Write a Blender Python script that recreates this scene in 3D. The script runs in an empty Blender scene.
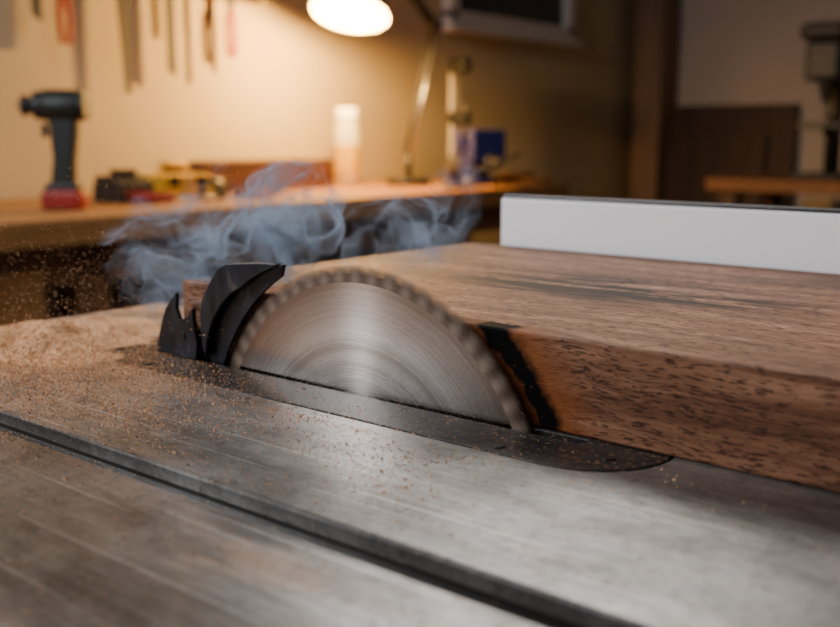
import bpy, bmesh, math, random
from mathutils import Vector, Matrix
random.seed(7)
ZT=0.90      # saw table height
BZ=0.86      # workbench height
R=0.127; CZ=-0.0533
scn=bpy.context.scene
def link(o,parent=None):
    scn.collection.objects.link(o)
    if parent: o.parent=parent
    return o
def empty(name,loc=(0,0,0),rot=(0,0,0)):
    e=bpy.data.objects.new(name,None); e.location=loc; e.rotation_euler=rot; e.empty_display_size=.05
    return link(e)
# ---------- materials ----------
class NT:
    def __init__(s,name):
        s.m=bpy.data.materials.new(name); s.m.use_nodes=True
        s.t=s.m.node_tree; s.n=s.t.nodes; s.l=s.t.links
        s.b=s.n.get('Principled BSDF'); s.out=s.n.get('Material Output')
    def new(s,typ,**kw):
        x=s.n.new(typ)
        for k,v in kw.items(): setattr(x,k,v)
        return x
    def put(s,sock,v):
        if isinstance(v,bpy.types.NodeSocket): s.l.new(v,sock)
        elif v is not None: sock.default_value=v
    def math(s,op,a,b=None,c=None,clamp=False):
        x=s.new('ShaderNodeMath',operation=op); x.use_clamp=clamp
        s.put(x.inputs[0],a)
        if b is not None: s.put(x.inputs[1],b)
        if c is not None: s.put(x.inputs[2],c)
        return x.outputs[0]
    def co(s): return s.new('ShaderNodeTexCoord').outputs['Object']
    def mapp(s,v,scale=(1,1,1),loc=(0,0,0),rot=(0,0,0)):
        x=s.new('ShaderNodeMapping'); s.put(x.inputs[0],v)
        x.inputs['Scale'].default_value=scale; x.inputs['Location'].default_value=loc; x.inputs['Rotation'].default_value=rot
        return x.outputs[0]
    def noise(s,v,scale=5,detail=4,rough=.5,dist=0,col=False):
        x=s.new('ShaderNodeTexNoise'); s.put(x.inputs['Vector'],v)
        x.inputs['Scale'].default_value=scale; x.inputs['Detail'].default_value=detail
        x.inputs['Roughness'].default_value=rough; x.inputs['Distortion'].default_value=dist
        return x.outputs['Color'] if col else x.outputs['Fac']
    def ramp(s,f,stops,interp='LINEAR'):
        x=s.new('ShaderNodeValToRGB'); s.put(x.inputs[0],f); r=x.color_ramp; r.interpolation=interp
        while len(r.elements)<len(stops): r.elements.new(.5)
        for e,(p,c) in zip(r.elements,stops):
            e.position=p; e.color=(c,c,c,1) if not hasattr(c,'__len__') else (*c,1)
        return x.outputs[0]
    def mix(s,f,a,b,mode='MIX'):
        x=s.new('ShaderNodeMix',data_type='RGBA',blend_type=mode)
        s.put(x.inputs[0],f); 
        for i,v in ((6,a),(7,b)):
            if isinstance(v,tuple) and len(v)==3: v=(*v,1)
            s.put(x.inputs[i],v)
        return x.outputs[2]
    def bump(s,h,strength=.3,dist=.001):
        x=s.new('ShaderNodeBump'); s.put(x.inputs['Height'],h); x.inputs['Strength'].default_value=strength; x.inputs['Distance'].default_value=dist
        s.l.new(x.outputs[0],s.b.inputs['Normal'])
def simple(name,col,rough=.5,metal=0,var=.25,scale=12):
    t=NT(name); n=t.noise(t.co(),scale,4,.6)
    c2=tuple(max(0,c*(1-var)) for c in col)
    t.put(t.b.inputs['Base Color'],t.mix(n,col,c2))
    t.b.inputs['Roughness'].default_value=rough; t.b.inputs['Metallic'].default_value=metal
    t.bump(n,.1,.0005)
    return t.m
def woodmat(name,c1,c2,scale=(1.5,25,25),rough=.6):
    t=NT(name); v=t.mapp(t.co(),scale); n=t.noise(v,1.6,6,.6,.5)
    t.put(t.b.inputs['Base Color'],t.ramp(n,[(.3,c1),(.7,c2)])); t.b.inputs['Roughness'].default_value=rough
    t.b.inputs['Specular IOR Level'].default_value=.3
    t.bump(n,.15,.001); return t.m
def emit(name,col,st):
    t=NT(name); t.put(t.b.inputs['Base Color'],(*col,1)); t.put(t.b.inputs['Emission Color'],(*col,1)); t.b.inputs['Emission Strength'].default_value=st; return t.m
# ---------- mesh helpers ----------
def mesh(name,bm,mat=None,parent=None,loc=(0,0,0),rot=(0,0,0),smooth=False,bevel=0,seg=2):
    me=bpy.data.meshes.new(name); bmesh.ops.recalc_face_normals(bm,faces=bm.faces); bm.to_mesh(me); bm.free()
    if smooth:
        for p in me.polygons: p.use_smooth=True
    o=bpy.data.objects.new(name,me); o.location=loc; o.rotation_euler=rot
    if mat: me.materials.append(mat)
    link(o,parent)
    if bevel:
        b=o.modifiers.new('bev','BEVEL'); b.width=bevel; b.segments=seg; b.limit_method='ANGLE'; b.angle_limit=math.radians(40)
    return o
def box(name,size,loc,mat,parent=None,bevel=.002,rot=(0,0,0)):
    bm=bmesh.new(); bmesh.ops.create_cube(bm,size=1); bmesh.ops.scale(bm,vec=size,verts=bm.verts)
    return mesh(name,bm,mat,parent,loc,rot,bevel=bevel)
def cyl(name,r,d,loc,mat,parent=None,rot=(0,0,0),r2=None,seg=32,bevel=.001):
    bm=bmesh.new(); bmesh.ops.create_cone(bm,cap_ends=True,segments=seg,radius1=r,radius2=r if r2 is None else r2,depth=d)
    o=mesh(name,bm,mat,parent,loc,rot,bevel=bevel)
    for p in o.data.polygons: p.use_smooth=len(p.vertices)==4
    return o
def rod(name,a,b,r,mat,parent=None,r2=None):
    a=Vector(a);b=Vector(b);d=b-a
    o=cyl(name,r,d.length,(a+b)/2,mat,parent,r2=r2,seg=20,bevel=0)
    o.rotation_euler=d.to_track_quat('Z','Y').to_euler(); return o
def prism(name,pts,th,mat,parent=None,loc=(0,0,0),rot=(0,0,0),bevel=.0005,axis='Y'):
    bm=bmesh.new()
    f=(lambda p,t:(p[0],t,p[1])) if axis=='Y' else ((lambda p,t:(p[0],p[1],t)) if axis=='Z' else (lambda p,t:(t,p[0],p[1])))
    a=[bm.verts.new(f(p,-th/2)) for p in pts]; b=[bm.verts.new(f(p,th/2)) for p in pts]
    bm.faces.new(a); bm.faces.new(b[::-1]); n=len(pts)
    for i in range(n): bm.faces.new((a[i],a[(i+1)%n],b[(i+1)%n],b[i]))
    return mesh(name,bm,mat,parent,loc,rot,bevel=bevel)
def lathe(name,prof,mat,parent=None,loc=(0,0,0),rot=(0,0,0),seg=40):
    bm=bmesh.new(); rings=[]
    for r,z in prof:
        rings.append([bm.verts.new((max(r,1e-5)*math.cos(2*math.pi*i/seg),max(r,1e-5)*math.sin(2*math.pi*i/seg),z)) for i in range(seg)])
    for A,B in zip(rings,rings[1:]):
        for i in range(seg): bm.faces.new((A[i],A[(i+1)%seg],B[(i+1)%seg],B[i]))
    bmesh.ops.remove_doubles(bm,verts=bm.verts,dist=2e-5)
    return mesh(name,bm,mat,parent,loc,rot,smooth=True)
def cut(obj,cutter):
    m=obj.modifiers.new('b','BOOLEAN'); m.object=cutter; m.operation='DIFFERENCE'; m.solver='EXACT'
    dg=bpy.context.evaluated_depsgraph_get(); me=bpy.data.meshes.new_from_object(obj.evaluated_get(dg))
    obj.modifiers.remove(m); old=obj.data; obj.data=me; bpy.data.meshes.remove(old)
    bpy.data.objects.remove(cutter,do_unlink=True)
def stadium(x0,x1,hw,n=14):
    p=[]
    for i in range(n+1):
        a=-math.pi/2+math.pi*i/n; p.append((x1-hw+hw*math.cos(a),hw*math.sin(a)))
    for i in range(n+1):
        a=math.pi/2+math.pi*i/n; p.append((x0+hw+hw*math.cos(a),hw*math.sin(a)))
    return p
def catmull(pts,n=5):
    out=[];m=len(pts)
    for i in range(m):
        p0,p1,p2,p3=[Vector(pts[(i+k-1)%m]) for k in range(4)]
        for j in range(n):
            t=j/n
            out.append(tuple(.5*((2*p1)+(-p0+p2)*t+(2*p0-5*p1+4*p2-p3)*t*t+(-p0+3*p1-3*p2+p3)*t**3)))
    return out

# ================= materials =================
def iron():
    t=NT('cast_iron_worn'); c=t.co()
    big=t.noise(t.mapp(c,(8,12,5)),1,8,.72,.6)
    st=t.noise(t.mapp(c,(7,420,6)),1,4,.7)
    st2=t.noise(t.mapp(c,(10,30,6),rot=(0,0,.04)),1,7,.78,.4)
    sc=t.noise(t.mapp(c,(3.0,700,6),rot=(0,0,-.05)),1,2,.5)
    sc2=t.noise(t.mapp(c,(5.0,500,6),loc=(2,5,0),rot=(0,0,.35)),1,2,.5)
    spots=t.noise(c,190,5,.8)
    fine=t.noise(c,800,3,.7)
    base=t.mix(t.ramp(big,[(.40,0),(.60,1)]),(.125,.120,.116),(.31,.305,.30))
    base=t.mix(t.ramp(st,[(.48,.0),(.66,.28)]),base,(.55,.55,.55))
    base=t.mix(t.ramp(st2,[(.50,0),(.64,.5)]),base,(.070,.060,.054))
    base=t.mix(t.ramp(sc,[(.66,0),(.70,.7)]),base,(.75,.75,.75))
    base=t.mix(t.ramp(sc2,[(.68,0),(.71,.55)]),base,(.70,.70,.69))
    base=t.mix(t.ramp(spots,[(.53,0),(.64,.6)]),base,(.058,.044,.036))
    base=t.mix(t.ramp(fine,[(.50,0),(.68,.45)]),base,(.45,.41,.37))
    sx=t.new('ShaderNodeSeparateXYZ'); t.put(sx.inputs[0],c); x,y,z=sx.outputs
    m=t.math('MULTIPLY_ADD',x,-4.8,-.06,clamp=True)
    dn=t.noise(t.mapp(c,(26,44,30)),1,8,.8,.8)
    dn2=t.noise(c,750,2,.6)
    d=t.math('MULTIPLY',m,t.ramp(dn,[(.42,.14),(.58,1)]))
    d=t.math('MULTIPLY',d,t.ramp(dn2,[(.38,.15),(.55,1)]))
    sm=t.noise(t.mapp(c,(7,24,7),loc=(3,1,0)),1,5,.65,.3)
    d=t.math('MAXIMUM',d,t.math('MULTIPLY',t.ramp(sm,[(.57,0),(.70,.5)]),t.ramp(dn2,[(.38,.1),(.62,1)])))
    up=t.math('GREATER_THAN',z,-.0008); d=t.math('MULTIPLY',d,up)
    base=t.mix(d,base,(.58,.30,.15))
    slot_dark=t.math('MULTIPLY',t.math('LESS_THAN',z,-.0072),.93); base=t.mix(slot_dark,base,(.012,.011,.010))  # iron goes near-black low in the miter slots and below
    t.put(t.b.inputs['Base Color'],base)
    t.put(t.b.inputs['Metallic'],t.math('MULTIPLY',t.math('SUBTRACT',1,d,clamp=True),.8))
    r=t.math('MULTIPLY_ADD',spots,.32,.11); r=t.math('ADD',r,t.math('MULTIPLY',big,.12)); r=t.math('ADD',r,t.math('MULTIPLY',d,.4),clamp=True)
    t.put(t.b.inputs['Roughness'],r)
    h=t.math('ADD',t.math('MULTIPLY',st,.3),t.math('MULTIPLY',spots,.7))
    t.bump(h,.4,.0006); return t.m
M_iron=iron()
def plate():
    t=NT('throat_plate_metal'); c=t.co(); n=t.noise(t.mapp(c,(12,40,10)),1,6,.7); s=t.noise(c,300,3,.7)
    b=t.ramp(n,[(.3,(.008,.008,.009)),(.7,(.028,.026,.026))])
    b=t.mix(t.ramp(s,[(.57,0),(.69,.55)]),b,(.38,.20,.10))
    t.put(t.b.inputs['Base Color'],b); t.b.inputs['Metallic'].default_value=.0; t.b.inputs['Roughness'].default_value=.38
    t.b.inputs['Specular IOR Level'].default_value=.3
    t.bump(s,.25,.0004); return t.m
M_plate=plate()
def walnut():
    t=NT('walnut_board'); c=t.co()
    sx=t.new('ShaderNodeSeparateXYZ'); t.put(sx.inputs[0],c); x,y,z=sx.outputs
    warp=t.noise(t.mapp(c,(5,9,9)),1,3,.5,0,True)
    w=t.new('ShaderNodeVectorMath',operation='MULTIPLY_ADD'); t.put(w.inputs[0],warp); w.inputs[1].default_value=(.05,.045,.03); t.put(w.inputs[2],c)
    g=t.noise(t.mapp(w.outputs[0],(4.5,48,80)),1,10,.76,.5)
    f=t.noise(t.mapp(w.outputs[0],(130,520,800)),1,2,.6)
    big=t.noise(t.mapp(w.outputs[0],(2.4,9,9),loc=(1.7,.3,0)),1,5,.6,.6)
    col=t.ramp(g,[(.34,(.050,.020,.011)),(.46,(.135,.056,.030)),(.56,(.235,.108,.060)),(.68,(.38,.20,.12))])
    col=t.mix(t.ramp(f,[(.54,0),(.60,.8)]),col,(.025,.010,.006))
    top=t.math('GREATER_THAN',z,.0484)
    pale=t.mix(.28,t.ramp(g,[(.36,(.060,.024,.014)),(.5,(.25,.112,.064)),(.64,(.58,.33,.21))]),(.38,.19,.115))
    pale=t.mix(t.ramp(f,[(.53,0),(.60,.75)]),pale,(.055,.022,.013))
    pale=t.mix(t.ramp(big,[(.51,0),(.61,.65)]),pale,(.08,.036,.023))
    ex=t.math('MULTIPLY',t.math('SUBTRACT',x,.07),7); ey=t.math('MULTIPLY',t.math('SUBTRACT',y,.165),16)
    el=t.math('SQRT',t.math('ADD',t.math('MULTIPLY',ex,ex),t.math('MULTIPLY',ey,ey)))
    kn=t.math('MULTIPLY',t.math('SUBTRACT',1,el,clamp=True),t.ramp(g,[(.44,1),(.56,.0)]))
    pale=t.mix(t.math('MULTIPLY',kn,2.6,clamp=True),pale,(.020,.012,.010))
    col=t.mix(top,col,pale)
    dx=t.math('MULTIPLY',x,x); zz=t.math('SUBTRACT',z,CZ); r=t.math('SQRT',t.math('ADD',dx,t.math('MULTIPLY',zz,zz)))
    nn=t.noise(c,55,4,.6); rr=t.math('ADD',r,t.math('MULTIPLY_ADD',nn,.016,-.008))
    near=t.math('LESS_THAN',y,t.math('MULTIPLY_ADD',nn,.040,.002)); pos=t.math('GREATER_THAN',x,.0)
    msk=t.math('MULTIPLY',near,pos)
    r5=t.math('MULTIPLY',rr,5)
    halo=t.math('MULTIPLY',t.ramp(r5,[(.60,1),(.71,1),(.83,0)]),msk)
    core=t.math('MULTIPLY',t.ramp(r5,[(.60,.4),(.636,0.4),(.648,1),(.696,1),(.724,0)]),msk)
    col=t.mix(t.math('MULTIPLY',halo,.88),col,(.22,.060,.011)); col=t.mix(core,col,(.004,.0036,.0036))
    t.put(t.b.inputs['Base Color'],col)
    t.put(t.b.inputs['Roughness'],t.math('MULTIPLY_ADD',f,.2,.52))
    t.put(t.b.inputs['Specular IOR Level'],t.math('MULTIPLY_ADD',t.math('SUBTRACT',1,core,clamp=True),.14,.03))
    ch=t.noise(c,300,3,.6)
    t.bump(t.math('ADD',t.math('MULTIPLY',g,.5),t.math('ADD',f,t.math('MULTIPLY',t.math('MULTIPLY',ch,core),1.5))),.4,.0007)
    return t.m
M_walnut=walnut()
def blademat():
    t=NT('spinning_steel'); c=t.co()
    sx=t.new('ShaderNodeSeparateXYZ'); t.put(sx.inputs[0],c); x,y,z=sx.outputs
    r=t.math('SQRT',t.math('ADD',t.math('MULTIPLY',x,x),t.math('MULTIPLY',z,z)))
    cv=t.new('ShaderNodeCombineXYZ'); t.put(cv.inputs[0],r)
    n=t.noise(cv.outputs[0],420,4,.75)
    n2=t.noise(cv.outputs[0],70,3,.6)
    col=t.ramp(n,[(.3,(.40,.37,.35)),(.7,(.80,.76,.73))])
    col=t.mix(t.ramp(n2,[(.42,0),(.62,.5)]),col,(.25,.20,.165))
    col=t.mix(t.ramp(t.math('MULTIPLY',r,8),[(.70,0),(.93,.75)]),col,(.22,.15,.11))
    t.put(t.b.inputs['Base Color'],col); t.b.inputs['Metallic'].default_value=1.0
    t.put(t.b.inputs['Roughness'],t.math('MULTIPLY_ADD',n,.10,.22)); t.b.inputs['Anisotropic'].default_value=.93
    t.b.inputs['Anisotropic Rotation'].default_value=.25
    tg=t.new('ShaderNodeTangent',direction_type='RADIAL',axis='Y'); t.l.new(tg.outputs[0],t.b.inputs['Tangent'])
    return t.m
M_blade=blademat()
def rimmat(name,wa,base,slope,cols):
    t=NT(name); c=t.co()
    sx=t.new('ShaderNodeSeparateXYZ'); t.put(sx.inputs[0],c); x,y,z=sx.outputs
    r=t.math('SQRT',t.math('ADD',t.math('MULTIPLY',x,x),t.math('MULTIPLY',z,z)))
    a=t.math('ARCTAN2',z,x); w=t.math('SINE',t.math('MULTIPLY',a,60)); w=t.math('MULTIPLY_ADD',w,.5,.5)
    col=t.mix(w,*cols); t.put(t.b.inputs['Base Color'],col)
    fall=t.math('MULTIPLY_ADD',t.math('SUBTRACT',r,.1200),-118,1,clamp=True)
    al=t.math('ADD',t.math('MULTIPLY',fall,base),t.math('MULTIPLY_ADD',w,wa,.05),clamp=True)
    t.put(t.b.inputs['Alpha'],al); t.b.inputs['Metallic'].default_value=.5; t.b.inputs['Roughness'].default_value=.55
    return t.m
M_rim=rimmat('blurred_carbide_rim',.07,1.0,118,((.14,.095,.07),(.27,.20,.155)))
M_teeth=rimmat('blurred_teeth',.06,.28,118,((.14,.10,.075),(.20,.15,.12)))
def dust():
    t=NT('sawdust_mat'); c=t.co(); n=t.noise(c,900,3,.7); n2=t.noise(c,60,3,.6)
    t.put(t.b.inputs['Base Color'],t.mix(n2,t.ramp(n,[(.3,(.46,.22,.09)),(.65,(.95,.62,.37))]),(.68,.37,.19)))
    t.b.inputs['Roughness'].default_value=.9; t.b.inputs['Specular IOR Level'].default_value=.1; t.bump(n,.8,.001); return t.m
M_dust=dust()
M_white=simple('white_laminate',(.96,.95,.96),.45,0,.02)
M_alu=simple('aluminium',(.45,.45,.45),.35,.9)
M_black=simple('black_plastic',(.014,.015,.018),.5)
M_dk=simple('dark_steel',(.05,.05,.052),.4,.7)
M_tool=simple('tool_steel',(.05,.044,.040),.7,.1)
M_steel=simple('bright_steel',(.55,.54,.52),.3,.95)
M_greycab=simple('painted_grey_steel',(.16,.17,.18),.45)
M_bench=woodmat('bench_wood',(.23,.10,.030),(.38,.185,.065),(25,1.5,25))
M_benchd=woodmat('bench_frame_wood',(.13,.055,.022),(.21,.095,.042),(20,2,20))
M_dwood=woodmat('dark_wood',(.035,.02,.014),(.09,.048,.03),(20,20,2))
M_post=woodmat('post_wood',(.17,.10,.06),(.28,.17,.105),(18,18,1.5))
M_red=simple('red_plastic',(.32,.012,.006),.5)
M_green=simple('drill_green',(.008,.014,.013),.5)
M_blue=simple('blue_paint',(.018,.025,.15),.45)
M_yel=simple('yellow_plastic',(.75,.45,.02),.5)
M_cream=simple('cream_plastic',(.80,.74,.62),.4)
M_rbrown=woodmat('redbrown_wood',(.065,.028,.016),(.12,.052,.03),(20,2,20))
def wallm(name,a,b):
    t=NT(name); n=t.noise(t.co(),2.2,6,.6); t.put(t.b.inputs['Base Color'],t.mix(n,a,b)); t.b.inputs['Roughness'].default_value=.85
    t.b.inputs['Specular IOR Level'].default_value=.15
    t.bump(t.noise(t.co(),60,4,.6),.15,.003); return t.m
M_wall=wallm('plaster_wall',(.56,.455,.30),(.46,.375,.245))
M_wall2=wallm('plaster_wall_grey',(.56,.47,.40),(.46,.39,.33))
M_floor=wallm('concrete_floor',(.10,.09,.08),(.06,.055,.05))
M_ceil=wallm('ceiling_paint',(.4,.38,.35),(.35,.33,.3))

# ================= ROOM =================
XW=-2.5; YW=5.2
box('floor',(6.4,8.4,.1),(.6,1.1,-.05),M_floor,bevel=0)
box('ceiling',(6.4,8.4,.1),(.6,1.1,2.75),M_ceil,bevel=0)
box('wall_back',(.1,8.4,2.7),(XW-.05,1.1,1.35),M_wall,bevel=0)
box('wall_right',(6.4,.1,2.7),(.7,YW+.05,1.35),M_wall2,bevel=0)
box('baseboard_back',(.015,5.2,.1),(XW+.0085,2.5,.05),M_post,bevel=.003)
post=empty('timber_post',(-2.33,5.06,0))
box('column',(.17,.22,2.66),(0,0,1.34),M_post,post,.01)
box('brace_block',(.20,.25,.1),(0,0,.06),M_dwood,post,.005)
win=empty('window_1',(XW,3.8,1.97))
M_glass=simple('dark_glass',(.03,.035,.04),.15)
M_frame=simple('window_frame_paint',(.70,.66,.62),.5,0,.1)
box('glass',(.01,.94,.74),(.012,0,0),M_glass,win,0)
box('frame_bottom',(.05,1.08,.07),(.027,0,-.40),M_frame,win,.004)
box('frame_top',(.05,1.08,.07),(.027,0,.40),M_frame,win,.004)
box('frame_side_1',(.05,.07,.80),(.027,-.505,0),M_frame,win,.004)
box('frame_side_2',(.05,.07,.80),(.027,.505,0),M_frame,win,.004)
box('sill',(.09,1.14,.025),(.047,0,-.448),M_frame,win,.004)

# ================= TABLE SAW =================
saw=empty('table_saw',(0,0,ZT))
y0,y1=-.42,.80; th=.035
slots=[(-.171,-.152),(.125,.144)]
prof=[(y0,-th),(y1,-th),(y1,0)]
for a,b in reversed(slots):
    prof+= [(b,0),(b,-.0095),(a,-.0095),(a,0)]
prof+=[(y0,0)]
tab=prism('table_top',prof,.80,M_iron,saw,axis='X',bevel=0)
for v in tab.data.vertices: v.co.x+=.04
PX0,PX1,PH=-.24,.192,.041
cutter=prism('cutter',stadium(PX0-.0008,PX1+.0008,PH+.0008),.2,None,saw,axis='Z',bevel=0)
bpy.context.view_layer.update(); cut(tab,cutter)
b=tab.modifiers.new('bev','BEVEL'); b.width=.0014; b.segments=2; b.limit_method='ANGLE'; b.angle_limit=math.radians(50)
pl=prism('throat_plate',stadium(PX0,PX1,PH),.006,M_plate,saw,loc=(0,0,-.0029),axis='Z',bevel=0)
cutter=prism('cutter',stadium(-.192,.150,.0042),.05,None,saw,axis='Z',bevel=0)
bpy.context.view_layer.update(); cut(pl,cutter)
b=pl.modifiers.new('bev','BEVEL'); b.width=.0006; b.segments=2; b.limit_method='ANGLE'; b.angle_limit=math.radians(50)
for i,(x,y) in enumerate(((.17,-.016),(-.215,-.016),(.12,-.033),(-.16,-.033))):
    cyl('level_screw_%d'%i,.0032,.001,(x,y,.0003),M_dk,saw,bevel=.0002)
for nm,s,l in (('cabinet_front',(.02,.62,.80),(.34,.0,-.465)),('cabinet_rear',(.02,.62,.80),(-.28,0,-.465)),
               ('cabinet_side_1',(.60,.02,.80),(.03,-.30,-.465)),('cabinet_side_2',(.60,.02,.80),(.03,.30,-.465)),('cabinet_base',(.66,.66,.035),(.03,0,-.8825))):
    box(nm,s,l,M_greycab,saw,.004)
box('rear_rail',(.03,1.2,.04),(-.377,.19,-.045),M_dk,saw,.003)
box('front_rail',(.04,1.3,.05),(.462,.19,-.045),M_dk,saw,.003)
rod('arbor',(0,-.03,CZ),(0,.16,CZ),.008,M_steel,saw)
box('arbor_block',(.07,.12,.09),(0,.11,CZ-.03),M_dk,saw,.006)

# rip fence
fence=empty('rip_fence',(0,.347,ZT))
box('face_board',(.66,.016,.089),(.1865,.008,.0465),M_white,fence,.0012)
box('fence_tube',(.66,.055,.070),(.1865,.044,.0385),M_dk,fence,.003)
box('face_cap',(.66,.013,.003),(.1865,.0095,.0927),M_dk,fence,.0008)
box('fence_head',(.05,.22,.06),(.508,.13,-.0),M_dk,fence,.005)
rod('lock_handle',(.53,.13,-.01),(.60,.13,-.06),.009,M_black,fence)

# circular saw blade
bl=empty('circular_saw_blade',(0,0,ZT+CZ))
def ring(name,r0,r1,th,mat,par,n=180):
    bm=bmesh.new(); V=[]
    for (r,y) in ((r0,-th/2),(r1,-th/2),(r1,th/2),(r0,th/2)):
        V.append([bm.verts.new((r*math.cos(2*math.pi*i/n),y,r*math.sin(2*math.pi*i/n))) for i in range(n)])
    for k in range(4):
        A,B=V[k],V[(k+1)%4]
        for i in range(n): bm.faces.new((A[i],A[(i+1)%n],B[(i+1)%n],B[i]))
    return mesh(name,bm,mat,par)
ring('plate',.0085,.1185,.0022,M_blade,bl)
ring('rim_blur',.1184,.1280,.0024,M_rim,bl)
bm=bmesh.new(); NTH=60
for i in range(NTH):
    a=2*math.pi*(i+.25)/NTH; ca,sa=math.cos(a),math.sin(a)
    pts=[(.1175,-.0045),(.1262,-.0034),(.1268,.0034),(.122,.0042),(.1175,.0045)]
    A=[];B=[]
    for (r,t) in pts:
        X=r*ca-t*sa; Z=r*sa+t*ca
        A.append(bm.verts.new((X,-.0009,Z))); B.append(bm.verts.new((X,.0009,Z)))
    bm.faces.new(A); bm.faces.new(B[::-1])
    for k in range(5): bm.faces.new((A[k],A[(k+1)%5],B[(k+1)%5],B[k]))
mesh('teeth',bm,M_teeth,bl)
cyl('flange_outer',.03,.008,(0,-.006,0),M_steel,bl,rot=(math.pi/2,0,0))
cyl('arbor_nut',.013,.012,(0,-.016,0),M_dk,bl,rot=(math.pi/2,0,0),seg=6)

# riving knife with anti-kickback pawl
rk=empty('riving_knife',(0,0,ZT))
def arc(r,a0,a1,n=9): return [(r*math.cos(math.radians(a0+(a1-a0)*i/n)),CZ+r*math.sin(math.radians(a0+(a1-a0)*i/n))) for i in range(n+1)]
def kmat():
    t=NT('scuffed_black_steel'); c=t.co(); n=t.noise(t.mapp(c,(60,60,25),rot=(0,.6,0)),1,6,.7,.3)
    b=t.ramp(n,[(.38,(.006,.008,.012)),(.6,(.024,.028,.038)),(.72,(.12,.11,.10))])
    t.put(t.b.inputs['Base Color'],b); t.b.inputs['Roughness'].default_value=.36; t.b.inputs['Metallic'].default_value=.3
    t.bump(n,.45,.0012); return t.m
M_knife=kmat()
inner=arc(.133,119,166)
kn=[(-.062,.0705),(-.072,.0685),(-.093,.0650),(-.106,.0590),(-.118,.049),(-.130,.034),(-.141,.014),(-.150,-.02)]
prism('knife',inner+[( -.132,-.03)]+[p for p in kn[::-1]],.0022,M_knife,rk,bevel=.0004)
pawl=[(-.184,.0012),(-.1815,.012),(-.177,.024),(-.1725,.0325),(-.1605,.0445),(-.1600,.041),(-.1610,.034),(-.1575,.0265),(-.150,.029),(-.143,.036),(-.143,.024),(-.140,.012),(-.142,.0012)]
prism('pawl_1',pawl,.003,M_knife,rk,loc=(0,-.0068,0),bevel=.0006)
prism('pawl_2',[(x*.97-.010,z*.55+.0003) for x,z in pawl],.003,M_knife,rk,loc=(0,.0068,0),bevel=.0008)
rod('pawl_pin',(-.155,-.009,.016),(-.155,.009,.016),.003,M_dk,rk)
prism('spreader_arm',[(-.061,.0718),(-.074,.0714),(-.092,.0700),(-.109,.0680),(-.118,.0645),(-.1275,.0540),(-.1355,.0430),(-.1385,.030),(-.137,.010),(-.134,.004),(-.131,.018),(-.125,.030),(-.116,.041),(-.106,.0495),(-.096,.0545),(-.084,.0620),(-.072,.0670)],.005,M_knife,rk,loc=(0,-.004,0),bevel=.0008)

# walnut board
bm=bmesh.new(); T=.049
P=[(-.178,.0105),(.75,-.0035),(.75,.325),(-.172,.340)]
lo=[bm.verts.new((x,y,.0004)) for x,y in P]; hi=[bm.verts.new((x,y,T)) for x,y in P]
bm.faces.new(lo[::-1]); bm.faces.new(hi)
for i in range(4): bm.faces.new((lo[i],lo[(i+1)%4],hi[(i+1)%4],hi[i]))
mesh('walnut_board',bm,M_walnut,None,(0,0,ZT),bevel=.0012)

# ================= SAWDUST =================
sd=empty('sawdust_pile',(0,0,ZT))
from mathutils import noise as mn
bm=bmesh.new(); nx,ny=150,110; X0,X1,Y0,Y1=-.355,-.06,-.149,.10
grid=[]
def hgt(x,y):
    g=.0115*math.exp(-((x+.285)/.055)**2-((y+.005)/.055)**2)+.0060*math.exp(-((x+.25)/.07)**2-((y+.055)/.035)**2)+.004*math.exp(-((x+.33)/.05)**2-((y+.09)/.05)**2)
    n=mn.fractal(Vector((x*28,y*28,3)),1,2,5)
    n2=mn.noise(Vector((x*230,y*230,1)))
    return g*(1+.6*n)-.0030+.0011*n+.0005*n2
for i in range(nx+1):
    row=[]
    for j in range(ny+1):
        x=X0+(X1-X0)*i/nx; y=Y0+(Y1-Y0)*j/ny
        e=min(1,min(i,nx-i,j,ny-j)/8)
        h=hgt(x,y); 
        if x>-.176 and y>.004: h=-.003
        h=h*e-.003*(1-e)
        row.append(bm.verts.new((x,y,max(h,-.003))))
    grid.append(row)
for i in range(nx):
    for j in range(ny):
        q=(grid[i][j],grid[i+1][j],grid[i+1][j+1],grid[i][j+1])
        if max(v.co.z for v in q)>-.0008: bm.faces.new(q)
for v in [v for v in bm.verts if not v.link_faces]: bm.verts.remove(v)
mesh('mound',bm,M_dust,sd,smooth=True)
def grains(name,pts):
    vs=[];fs=[]
    for (x,y,z,s) in pts:
        b0=len(vs); rx=[random.uniform(-1,1) for _ in range(12)]
        sx,sy,sz=s*random.uniform(.6,1.9),s*random.uniform(.5,1.1),s*random.uniform(.4,.9)
        base=[(1,0,-.6),(-.5,.86,-.6),(-.5,-.86,-.6),(0,0,1)]
        an=random.uniform(0,6.28); c,sn=math.cos(an),math.sin(an)
        for k,(a,b_,d) in enumerate(base):
            a,b_=(a+rx[k]*.3)*sx,(b_+rx[k+4]*.3)*sy
            vs.append((x+a*c-b_*sn,y+a*sn+b_*c,z+d*sz))
        fs+=[(b0,b0+2,b0+1),(b0,b0+1,b0+3),(b0+1,b0+2,b0+3),(b0+2,b0,b0+3)]
    me=bpy.data.meshes.new(name); me.from_pydata(vs,[],fs); me.materials.append(M_dust)
    o=bpy.data.objects.new(name,me); link(o,sd)
pts=[]
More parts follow.
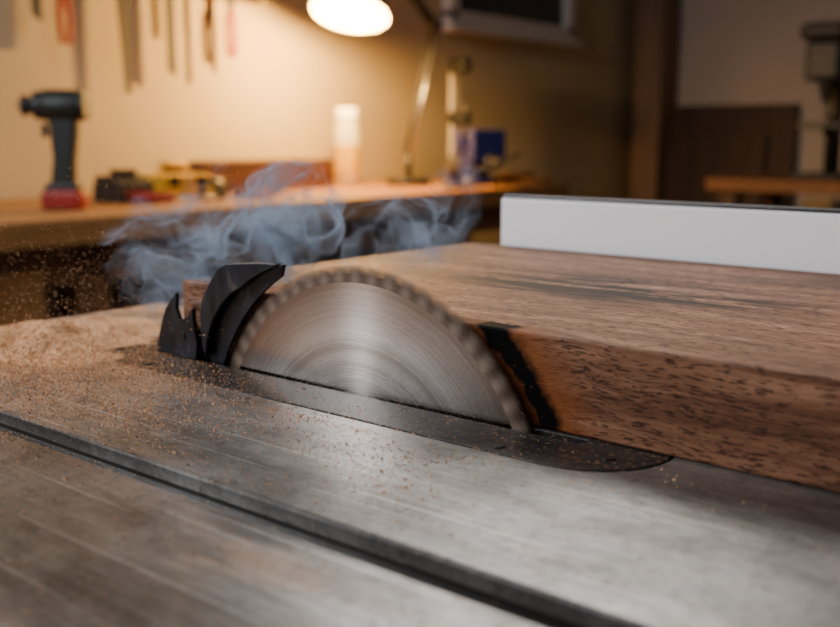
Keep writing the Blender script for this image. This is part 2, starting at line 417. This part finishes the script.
while len(pts)<54000:
    t=random.random()
    if t<.56: x=random.gauss(-.24,.090); y=random.gauss(-.075,.06)
    elif t<.80: x=random.uniform(-.35,.14); y=random.gauss(-.085,.04)
    else: x=random.uniform(-.35,.35)**1; y=random.uniform(-.36,0)
    if t>=.56:
        if random.random()<(x+.35)*1.35: continue
        if mn.noise(Vector((x*14,y*30,5)))<random.uniform(-.5,.3): continue
    if not(-.357<x<.43 and -.41<y<.11): continue
    if -.176<x and y>-.006: continue
    if x>-.19 and abs(y)<.0045: continue
    z=0
    if -.171<y<-.152: z=-.0095
    elif X0<x<X1 and Y0<y<Y1: z=max(0,hgt(x,y))
    s=random.choice((.00025,.00035,.00045,.0006))*random.uniform(.7,1.3)
    if random.random()<.008: s*=2.0
    pts.append((x,y,z+s*.3,s))
grains('loose_grains',pts)
pts=[]
for _ in range(5000):
    x=random.gauss(-.26,.07); y=random.uniform(-.10,.12); z=abs(random.gauss(0,.055))+.002
    if x>-.13 or z>.17: continue
    pts.append((x,y,z,random.uniform(.0002,.0006)))
for _ in range(300):
    pts.append((random.uniform(-.2,.15),random.uniform(-.06,.0)-.008,abs(random.gauss(0,.03))+.001,random.uniform(.00015,.00035)))
grains('flying_grains',pts)

# ================= SMOKE =================
def smokemat():
    t=NT('smoke_volume'); t.n.remove(t.b); c=t.co()
    wn=t.noise(c,11,3,.5,0,True)
    w=t.new('ShaderNodeVectorMath',operation='MULTIPLY_ADD'); t.put(w.inputs[0],wn); w.inputs[1].default_value=(.15,.15,.15); t.put(w.inputs[2],c)
    wv=t.new('ShaderNodeVectorMath',operation='ADD'); t.put(wv.inputs[0],w.outputs[0]); wv.inputs[1].default_value=(-.075,-.075,-.075)
    n=t.noise(t.mapp(wv.outputs[0],(1,.40,1.4)),26,2,.5,.4)
    rid=t.math('ABSOLUTE',t.math('SUBTRACT',n,.5)); rid=t.math('MULTIPLY_ADD',rid,-18,1,clamp=True)
    rid=t.math('POWER',rid,1.9)
    soft=t.ramp(t.noise(wv.outputs[0],20,3,.5),[(.50,0),(.66,1)])
    def blob(ce,ra):
        m=t.new('ShaderNodeVectorMath',operation='SUBTRACT'); t.put(m.inputs[0],wv.outputs[0]); m.inputs[1].default_value=ce
        d=t.new('ShaderNodeVectorMath',operation='DIVIDE'); t.put(d.inputs[0],m.outputs[0]); d.inputs[1].default_value=ra
        L=t.new('ShaderNodeVectorMath',operation='LENGTH'); t.put(L.inputs[0],d.outputs[0])
        return t.math('SUBTRACT',1,L.outputs['Value'],clamp=True)
    k=blob((-.182,.03,.060),(.054,.05,.064))
    k=t.math('MAXIMUM',k,t.math('MULTIPLY',blob((-.125,.05,.090),(.085,.05,.026)),.9))
    k=t.math('MAXIMUM',k,t.math('MULTIPLY',blob((-.03,.09,.085),(.05,.04,.026)),.25))
    k=t.math('MULTIPLY',k,1.9)
    dn=t.math('MULTIPLY',k,t.math('ADD',t.math('MULTIPLY',rid,150),t.math('MULTIPLY',soft,28)))
    v=t.new('ShaderNodeVolumePrincipled'); v.inputs['Color'].default_value=(.62,.76,1,1)
    t.put(v.inputs['Density'],dn); v.inputs['Anisotropy'].default_value=0
    t.l.new(v.outputs[0],t.out.inputs['Volume'])
    try: t.m.cycles.volume_step_rate=.35
    except Exception as e: print(e)
    return t.m
bm=bmesh.new(); bmesh.ops.create_cube(bm,size=1)
for v in bm.verts: v.co=Vector((-.125+v.co.x*.32,.055+v.co.y*.12,.068+v.co.z*.124))
sm=mesh('smoke_plume',bm,smokemat(),None,(0,0,ZT))

# ================= WORKBENCH =================
wb=empty('workbench',(-2.08,1.45,0))
box('bench_top',(.78,3.24,.065),(-.01,0,BZ-.0325),M_bench,wb,.005)
box('apron',(.03,3.0,.09),(.33,0,BZ-.112),M_benchd,wb,.003)
for i,y in enumerate((-1.5,-.52,.55,1.48)):
    box('leg_front_%d'%i,(.09,.09,BZ-.07),(.30,y,(BZ-.07)/2),M_benchd,wb,.005)
    box('leg_rear_%d'%i,(.09,.09,BZ-.07),(-.33,y,(BZ-.07)/2),M_benchd,wb,.005)
box('lower_shelf',(.68,2.9,.03),(0,0,.25),M_dwood,wb,.003)
box('drawer_carcass',(.48,.72,.50),(.09,-.98,.52),M_rbrown,wb,.004)
for i,z in enumerate((.38,.54,.68)):
    box('drawer_%d'%i,(.02,.66,.13),(.34,-.98,z),M_bench,wb,.004); rod('pull_%d'%i,(.362,-1.04,z),(.362,-.92,z),.008,M_tool,wb)
for i in range(3): box('shelf_bin_%d'%i,(.4,.34,.20),(.02,-.22+i*.42+.12,.366),M_dk if i%2 else M_rbrown,wb,.01)

# desk lamp
LX,LY=-2.1,2.55
lp=empty('desk_lamp',(LX,LY,BZ))
def L(x,y,z): return (x-LX,y-LY,z-BZ)
cyl('base',.085,.025,(0,0,.0135),M_dk,lp,bevel=.005)
rod('base_stem',(0,0,.02),(0,0,.12),.012,M_dk,lp)
J=L(LX,2.71,1.463); B=(0,0,.12)
rod('lower_arm_1',(B[0]-.014,B[1],B[2]),(J[0]-.014,J[1],J[2]),.008,M_tool,lp); rod('lower_arm_2',(B[0]+.014,B[1],B[2]),(J[0]+.014,J[1],J[2]),.008,M_alu,lp)
E=L(LX,2.37,1.71)
rod('upper_arm_1',(J[0]-.014,J[1],J[2]),(E[0]-.014,E[1],E[2]),.009,M_dk,lp); rod('upper_arm_2',(J[0]+.014,J[1],J[2]),(E[0]+.014,E[1],E[2]),.009,M_dk,lp)
rod('elbow_pin',(J[0]-.025,J[1],J[2]),(J[0]+.025,J[1],J[2]),.018,M_dk,lp)
ax=Vector((.13,-.35,-.92)).normalized()
SC=(LX,2.233,1.468)
C=Vector(L(*SC)); q=(-ax).to_track_quat('Z','Y').to_euler()
def shmat():
    t=NT('lamp_shade_enamel'); n=t.noise(t.co(),20,3)
    t.put(t.b.inputs['Base Color'],t.mix(n,(.85,.8,.7),(.8,.75,.66))); t.b.inputs['Roughness'].default_value=.4; return t.m
K=1.07
lathe('shade_inner',[(r*K,z*K) for r,z in [(.127,0),(.118,.035),(.09,.075),(.05,.105),(.02,.118),(0,.12)]],shmat(),lp,C,q)
lathe('shade_outer',[(r*K,z*K) for r,z in [(.127,0),(.130,0),(.121,.037),(.093,.079),(.053,.110),(.034,.12),(.034,.17),(.026,.18),(0,.18)]],M_dk,lp,C,q)
bulb=lathe('bulb',[(0,.012),(.018,.017),(.032,.032),(.034,.048),(.024,.07),(.014,.09),(.014,.115)],emit('bulb_glow',(1,.70,.30),35),lp,C,q)
rod('shade_bracket',tuple(C-ax*.175),E,.012,M_dk,lp)

# cordless drill
dr=empty('cordless_drill',(-1.95,1.0,BZ),(0,0,math.radians(-50)))
box('battery',(.070,.105,.05),(0,.0,.026),M_red,dr,.01)
box('battery_top',(.055,.085,.02),(0,.0,.058),M_black,dr,.006)
prism('grip',[(-.030,.06),(.030,.06),(.032,.12),(.044,.20),(.046,.25),(-.030,.25),(-.024,.20),(-.020,.13)],.042,M_green,dr,rot=(0,0,math.radians(90)),bevel=.009)
def ycyl(n,r,y0,y1,z,m,p,r2=None): 
    return cyl(n,r,abs(y1-y0),(0,(y0+y1)/2,z),m,p,rot=(math.pi/2,0,0),r2=r2,bevel=.003)
ycyl('motor_body',.040,.055,-.035,.262,M_green,dr); ycyl('rear_cap',.036,.070,.055,.262,M_black,dr)
ycyl('clutch',.036,-.035,-.060,.262,M_black,dr); ycyl('chuck',.016,-.092,-.060,.262,M_black,dr,.028); ycyl('bit',.003,-.092,-.11,.262,M_tool,dr)
box('trigger',(.016,.016,.035),(0,-.040,.200),M_black,dr,.004)

# bench clutter
tb=empty('battery_charger',(-2.1,1.28,BZ))
prism('shell',[(-.07,0.001),(.07,0.001),(.06,.055),(.02,.075),(-.05,.075),(-.07,.04)],.12,M_black,tb,bevel=.004)
box('dock_rail',(.05,.06,.02),(0,0,.083),M_dk,tb,.004); box('label',(.003,.08,.02),(.067,0,.025),M_red,tb,.0005)
tb=empty('tool_organizer',(-2.2,1.53,BZ))
box('body',(.13,.18,.05),(0,0,.026),M_yel,tb,.008); box('lid',(.135,.185,.018),(0,0,.061),M_yel,tb,.006)
for s in(-1,1): box('latch_%d'%s,(.01,.03,.03),(.07,s*.05,.052),M_black,tb,.002)
rod('handle_bar',(.0,-.05,.10),(0,.05,.10),.008,M_yel,tb); rod('handle_a',(0,-.05,.07),(0,-.05,.10),.007,M_yel,tb); rod('handle_b',(0,.05,.07),(0,.05,.10),.007,M_yel,tb)
tb=empty('wooden_tray',(-2.33,1.96,BZ))
box('bottom',(.22,.60,.01),(0,0,.006),M_rbrown,tb,.001)
box('side_f',(.014,.60,.10),(.11,0,.051),M_rbrown,tb,.003); box('side_b',(.014,.60,.10),(-.11,0,.051),M_rbrown,tb,.003)
box('end_1',(.206,.014,.10),(0,-.293,.051),M_rbrown,tb,.003); box('end_2',(.206,.014,.10),(0,.293,.051),M_rbrown,tb,.003)
box('divider',(.206,.01,.09),(0,.0,.055),M_rbrown,tb,.002)
pr=empty('combination_pliers',(-1.98,1.74,BZ+.012),(0,0,.3))
for s,m in((1,M_red),(-1,M_blue)):
    prism('handle_%d'%s,[(s*.006,0),(s*.02,-.03),(s*.04,-.10),(s*.036,-.17),(s*.022,-.17),(s*.024,-.10),(s*.006,-.04)],.02,m,pr,axis='Z',bevel=.004)
    prism('jaw_%d'%s,[(0,-.012),(s*.014,-.005),(s*.014,.025),(s*.003,.06),(0,.06)],.012,M_dk,pr,axis='Z',bevel=.002)
sd2=empty('stubby_driver',(-1.92,1.32,BZ+.017),(0,0,-.5))
lathe('handle',[(0,-.12),(.013,-.118),(.016,-.10),(.015,-.05),(.011,-.03),(.014,-.015),(.008,0),(0,0)],M_red,sd2,rot=(-math.pi/2,0,0)); rod('shaft',(0,0,0),(0,.12,0),.0035,M_steel,sd2)
tp=empty('tape_measure',(-2.0,1.52,BZ),(0,0,.4))
prism('case',catmull([(-.035,.001),(.035,.001),(.035,.035),(.02,.06),(-.02,.062),(-.037,.04)],3),.04,M_black,tp,bevel=.003)
cyl('badge',.02,.002,(0,-.021,.03),M_yel,tp,rot=(math.pi/2,0,0)); box('tape_tab',(.02,.018,.002),(.044,0,.006),M_steel,tp,.0005)
bt=empty('glue_bottle',(-2.3,2.42,BZ))
lathe('body',[(0,.001),(.046,0.001),(.050,.008),(.050,.20),(.044,.225),(.040,.24),(.040,.25)],M_cream,bt)
lathe('screw_cap',[(.042,.248),(.042,.285),(.036,.292),(0,.292)],M_white,bt)
lathe('label',[(.0504,.04),(.0506,.042),(.0506,.15),(.0504,.152)],M_yel,bt)
hp=empty('hand_plane',(-1.86,2.52,BZ),(0,0,.6))
box('sole',(.06,.20,.012),(0,0,.0065),M_tool,hp,.002)
prism('side',[(-.095,.01),(.095,.01),(.08,.03),(.03,.055),(-.03,.055),(-.08,.025)],.056,M_blue,hp,rot=(0,0,math.pi/2),bevel=.003)
lathe('front_knob',[(0,.0),(.012,0),(.010,.02),(.019,.04),(.014,.055),(0,.058)],M_dwood,hp,loc=(0,-.065,.032))
prism('tote',[(-.012,0),(.02,0),(.008,.05),(.02,.095),(-.012,.09),(-.016,.045)],.022,M_dwood,hp,loc=(0,.06,.030),rot=(0,0,math.pi/2),bevel=.006)
prism('iron',[(0,0),(.006,0),(.045,.08),(.039,.083)],.045,M_tool,hp,loc=(0,-.01,.03),rot=(0,0,math.pi/2),bevel=.001)
vs=empty('bench_vise',(-1.93,2.74,BZ),(0,0,-.35))
lathe('swivel_base',[(0,0.001),(.085,0.001),(.085,.02),(.06,.03),(.05,.05),(0,.05)],M_blue,vs)
box('body',(.16,.09,.09),(-.01,0,.095),M_blue,vs,.012)
box('rear_jaw',(.055,.15,.07),(.0,0,.175),M_blue,vs,.006); box('front_jaw',(.05,.15,.12),(.085,0,.15),M_blue,vs,.008)
box('jaw_plate_1',(.008,.15,.025),(.031,0,.198),M_tool,vs,.001); box('jaw_plate_2',(.008,.15,.025),(.056,0,.198),M_tool,vs,.001)
rod('slide',(.0,0,.09),(.14,0,.09),.026,M_dk,vs); rod('screw',(.14,0,.09),(.18,0,.09),.014,M_tool,vs); rod('tommy_bar',(.17,-.09,.06),(.17,.09,.12),.006,M_tool,vs)
for s in(-1,1): lathe('bar_ball_%d'%s,[(0,-.01),(.01,0),(0,.01)],M_tool,vs,loc=(.17,s*.09,.09+s*.03))
bc=empty('bar_clamp',(-2.25,3.03,BZ),(0,0,0))
box('bar',(.014,.045,.44),(0,0,.225),M_cream,bc,.001)
box('fixed_jaw',(.09,.055,.06),(.03,0,.475),M_black,bc,.012); box('slide_jaw',(.09,.05,.06),(.03,0,.26),M_black,bc,.01); rod('clamp_screw',(.06,0,.16),(.06,0,.36),.008,M_steel,bc)
lathe('wood_handle',[(0,0),(.014,0),(.018,.03),(.014,.1),(0,.105)],M_dwood,bc,loc=(.06,0,.08)); box('foot',(.12,.07,.012),(0.02,0,.007),M_dk,bc,.003)
pk=empty('lumber_offcut',(-1.86,2.97,BZ))
box('plank',(.2,.12,.02),(0,.0,.011),M_bench,pk,.002); box('plank_2',(.12,.10,.02),(-.03,0,.032),M_post,pk,.002)

# tool rack on the wall
tr=empty('wall_tool_rack',(XW,1.6,1.54))
box('rail',(.03,1.1,.035),(.0155,.0,0),M_rbrown,tr,.001)
def hook(e): box('hook',(.040,.02,.004),(.016,0,.018),M_dk,e,.0005)
def hang(name,y,fn,dz=0):
    e=empty(name,(XW+.0345,y,1.52+dz)); fn(e); hook(e); return e
def driver(col,ls):
    def f(e):
        rod('shaft',(.03,0,-.02),(.03,0,-.02-ls),.008,M_tool,e)
        lathe('handle',[(0,.11),(.015,.105),(.018,.08),(.016,.03),(.010,.0),(.013,-.01),(0,-.02)],col,e,loc=(.03,0,0))
    return f
def chisel(col,zl,w=.012,m=None):
    def f(e):
        prism('blade',[(-w,0),(w,0),(w*.85,-zl),(-w*.85,-zl+.02)],.005,m or M_tool,e,loc=(.03,0,0),rot=(0,0,math.pi/2))
        lathe('handle',[(0,.13),(.014,.125),(.017,.1),(.013,.04),(.016,.01),(.009,0),(0,0)],col,e,loc=(.03,0,0))
    return f
def plr(col):
    def f(e):
        for s in(1,-1):
            prism('handle_%d'%s,[(s*.004,-.03),(s*.022,-.06),(s*.026,-.12),(s*.02,-.20),(s*.004,-.20),(s*.008,-.12),(s*.002,-.06)],.016,col,e,loc=(.03,0,0),rot=(0,0,math.pi/2),bevel=.004)
            prism('jaw_%d'%s,[(0,-.04),(s*.02,-.02),(s*.016,.01),(s*.004,.06),(0,.06)],.012,M_dk,e,loc=(.03,0,0),rot=(0,0,math.pi/2),bevel=.002)
    return f
def saw_blade(e):
    prism('blade',[(-.028,.0),(.028,.0),(.016,-.34),(-.006,-.34)],.004,M_tool,e,loc=(.03,0,0),rot=(0,0,math.pi/2))
    prism('handle',catmull([(-.03,0),(.03,0),(.034,.05),(.02,.10),(-.02,.11),(-.034,.06)],3),.022,M_dwood,e,loc=(.03,0,0),rot=(0,0,math.pi/2),bevel=.004)
hang('wood_chisel',1.24,chisel(M_black,.14,.018)); hang('pliers',1.33,plr(M_red)) 
hang('keyhole_saw',1.54,saw_blade); hang('marking_knife',1.72,chisel(M_black,.28,.020)); hang('nail_punch',1.79,driver(M_black,.12)); hang('screwdriver',1.90,driver(M_red,.24)); hang('end_cutters',1.98,plr(M_red))

# ================= RIGHT SIDE =================
sb=empty('side_bench',(-.3,4.25,0))
box('top',(2.38,.70,.055),(0,0,BZ-.0275),M_benchd,sb,.004)
for i,(x,y) in enumerate(((-1.1,-.28),(-1.1,.28),(1.1,-.28),(1.1,.28))): box('leg_%d'%i,(.08,.08,BZ-.056),(x,y,(BZ-.056)/2),M_dwood,sb,.004)
box('shelf',(2.2,.6,.025),(0,0,.3),M_dwood,sb,.003)
dp=empty('drill_press',(-1.05,4.15,BZ))
box('base_plate',(.22,.30,.025),(0,0,.0135),M_dk,dp,.008); rod('column',(0,.08,.02),(0,.08,.58),.034,M_dk,dp)
box('work_table',(.20,.20,.025),(0,-.03,.23),M_dk,dp,.006); box('table_arm',(.06,.1,.05),(0,.06,.21),M_dk,dp,.01)
box('head',(.15,.28,.17),(0,0,.50),M_black,dp,.02); box('belt_cover',(.19,.36,.07),(0,.01,.62),M_black,dp,.025)
rod('quill',(0,-.07,.46),(0,-.07,.38),.030,M_tool,dp); rod('chuck',(0,-.07,.38),(0,-.07,.33),.024,M_dk,dp,.013); rod('drill_bit',(0,-.07,.33),(0,-.07,.27),.004,M_steel,dp)
rod('feed_hub',(.06,-.04,.48),(.11,-.04,.48),.02,M_dk,dp)
for k in range(3):
    a=k*2.09+.5; e=(.11,-.04+.12*math.cos(a),.48+.12*math.sin(a)); rod('feed_arm_%d'%k,(.10,-.04,.48),e,.008,M_tool,dp); lathe('feed_knob_%d'%k,[(0,-.015),(.013,-.005),(.013,.008),(0,.016)],M_black,dp,loc=e)
cyl('motor',.065,.17,(0,.17,.53),M_dk,dp,bevel=.01)
dpn=empty('walnut_slabs',(-1.95,5.02,0),(math.radians(-7),0,0))
box('slab_1',(.74,.03,1.22),(.05,0,.615),M_dwood,dpn,.004); box('slab_2',(.60,.03,1.05),(-.02,-.035,.53),M_dwood,dpn,.004); box('slab_3',(.4,.03,1.12),(.22,.033,.565),M_post,dpn,.004)

# ================= LIGHTS =================
def light(name,typ,loc,e,col,size=.1,target=None,sy=None):
    l=bpy.data.lights.new(name,typ); l.energy=e; l.color=col
    if typ=='AREA': l.size=size; 
    if typ=='AREA' and sy: l.shape='RECTANGLE'; l.size_y=sy
    if typ=='POINT': l.shadow_soft_size=size
    o=bpy.data.objects.new(name,l); o.location=loc
    if target: o.rotation_euler=(Vector(target)-Vector(loc)).to_track_quat('-Z','Y').to_euler()
    return link(o)
lw=Vector(SC)+ax*.035
light('lamp_bulb_light','POINT',tuple(lw),92,(1,.54,.14),.035)
light('key_area_light','AREA',(-1.5,-1.15,2.25),66,(.95,.965,1),.55,(0,0,ZT))  # added key light off camera, set for the blade's fan highlight
light('overhead_sheen_light','AREA',(-.8,1.5,2.6),38,(1,.96,.90),1.0,(.0,.4,ZT))  # added softbox above frame, gives sheen on table and board top
w=bpy.data.worlds.new('workshop_ambient'); scn.world=w; w.use_nodes=True
w.node_tree.nodes['Background'].inputs[0].default_value=(.88,.82,.80,1); w.node_tree.nodes['Background'].inputs[1].default_value=.10

# ================= CAMERA =================
cam=bpy.data.cameras.new('camera'); co=bpy.data.objects.new('camera',cam); link(co)
cam.sensor_width=36; cam.lens=42.86; cam.clip_start=.01
co.location=(.3845,-.416,ZT+.148)
p=math.radians(10.1)
fw=Vector((-.6334,.7738,0)).normalized()*math.cos(p)+Vector((0,0,-math.sin(p)))
co.rotation_euler=fw.to_track_quat('-Z','Y').to_euler()
cam.dof.use_dof=True; cam.dof.focus_distance=.545; cam.dof.aperture_fstop=6.4
scn.camera=co
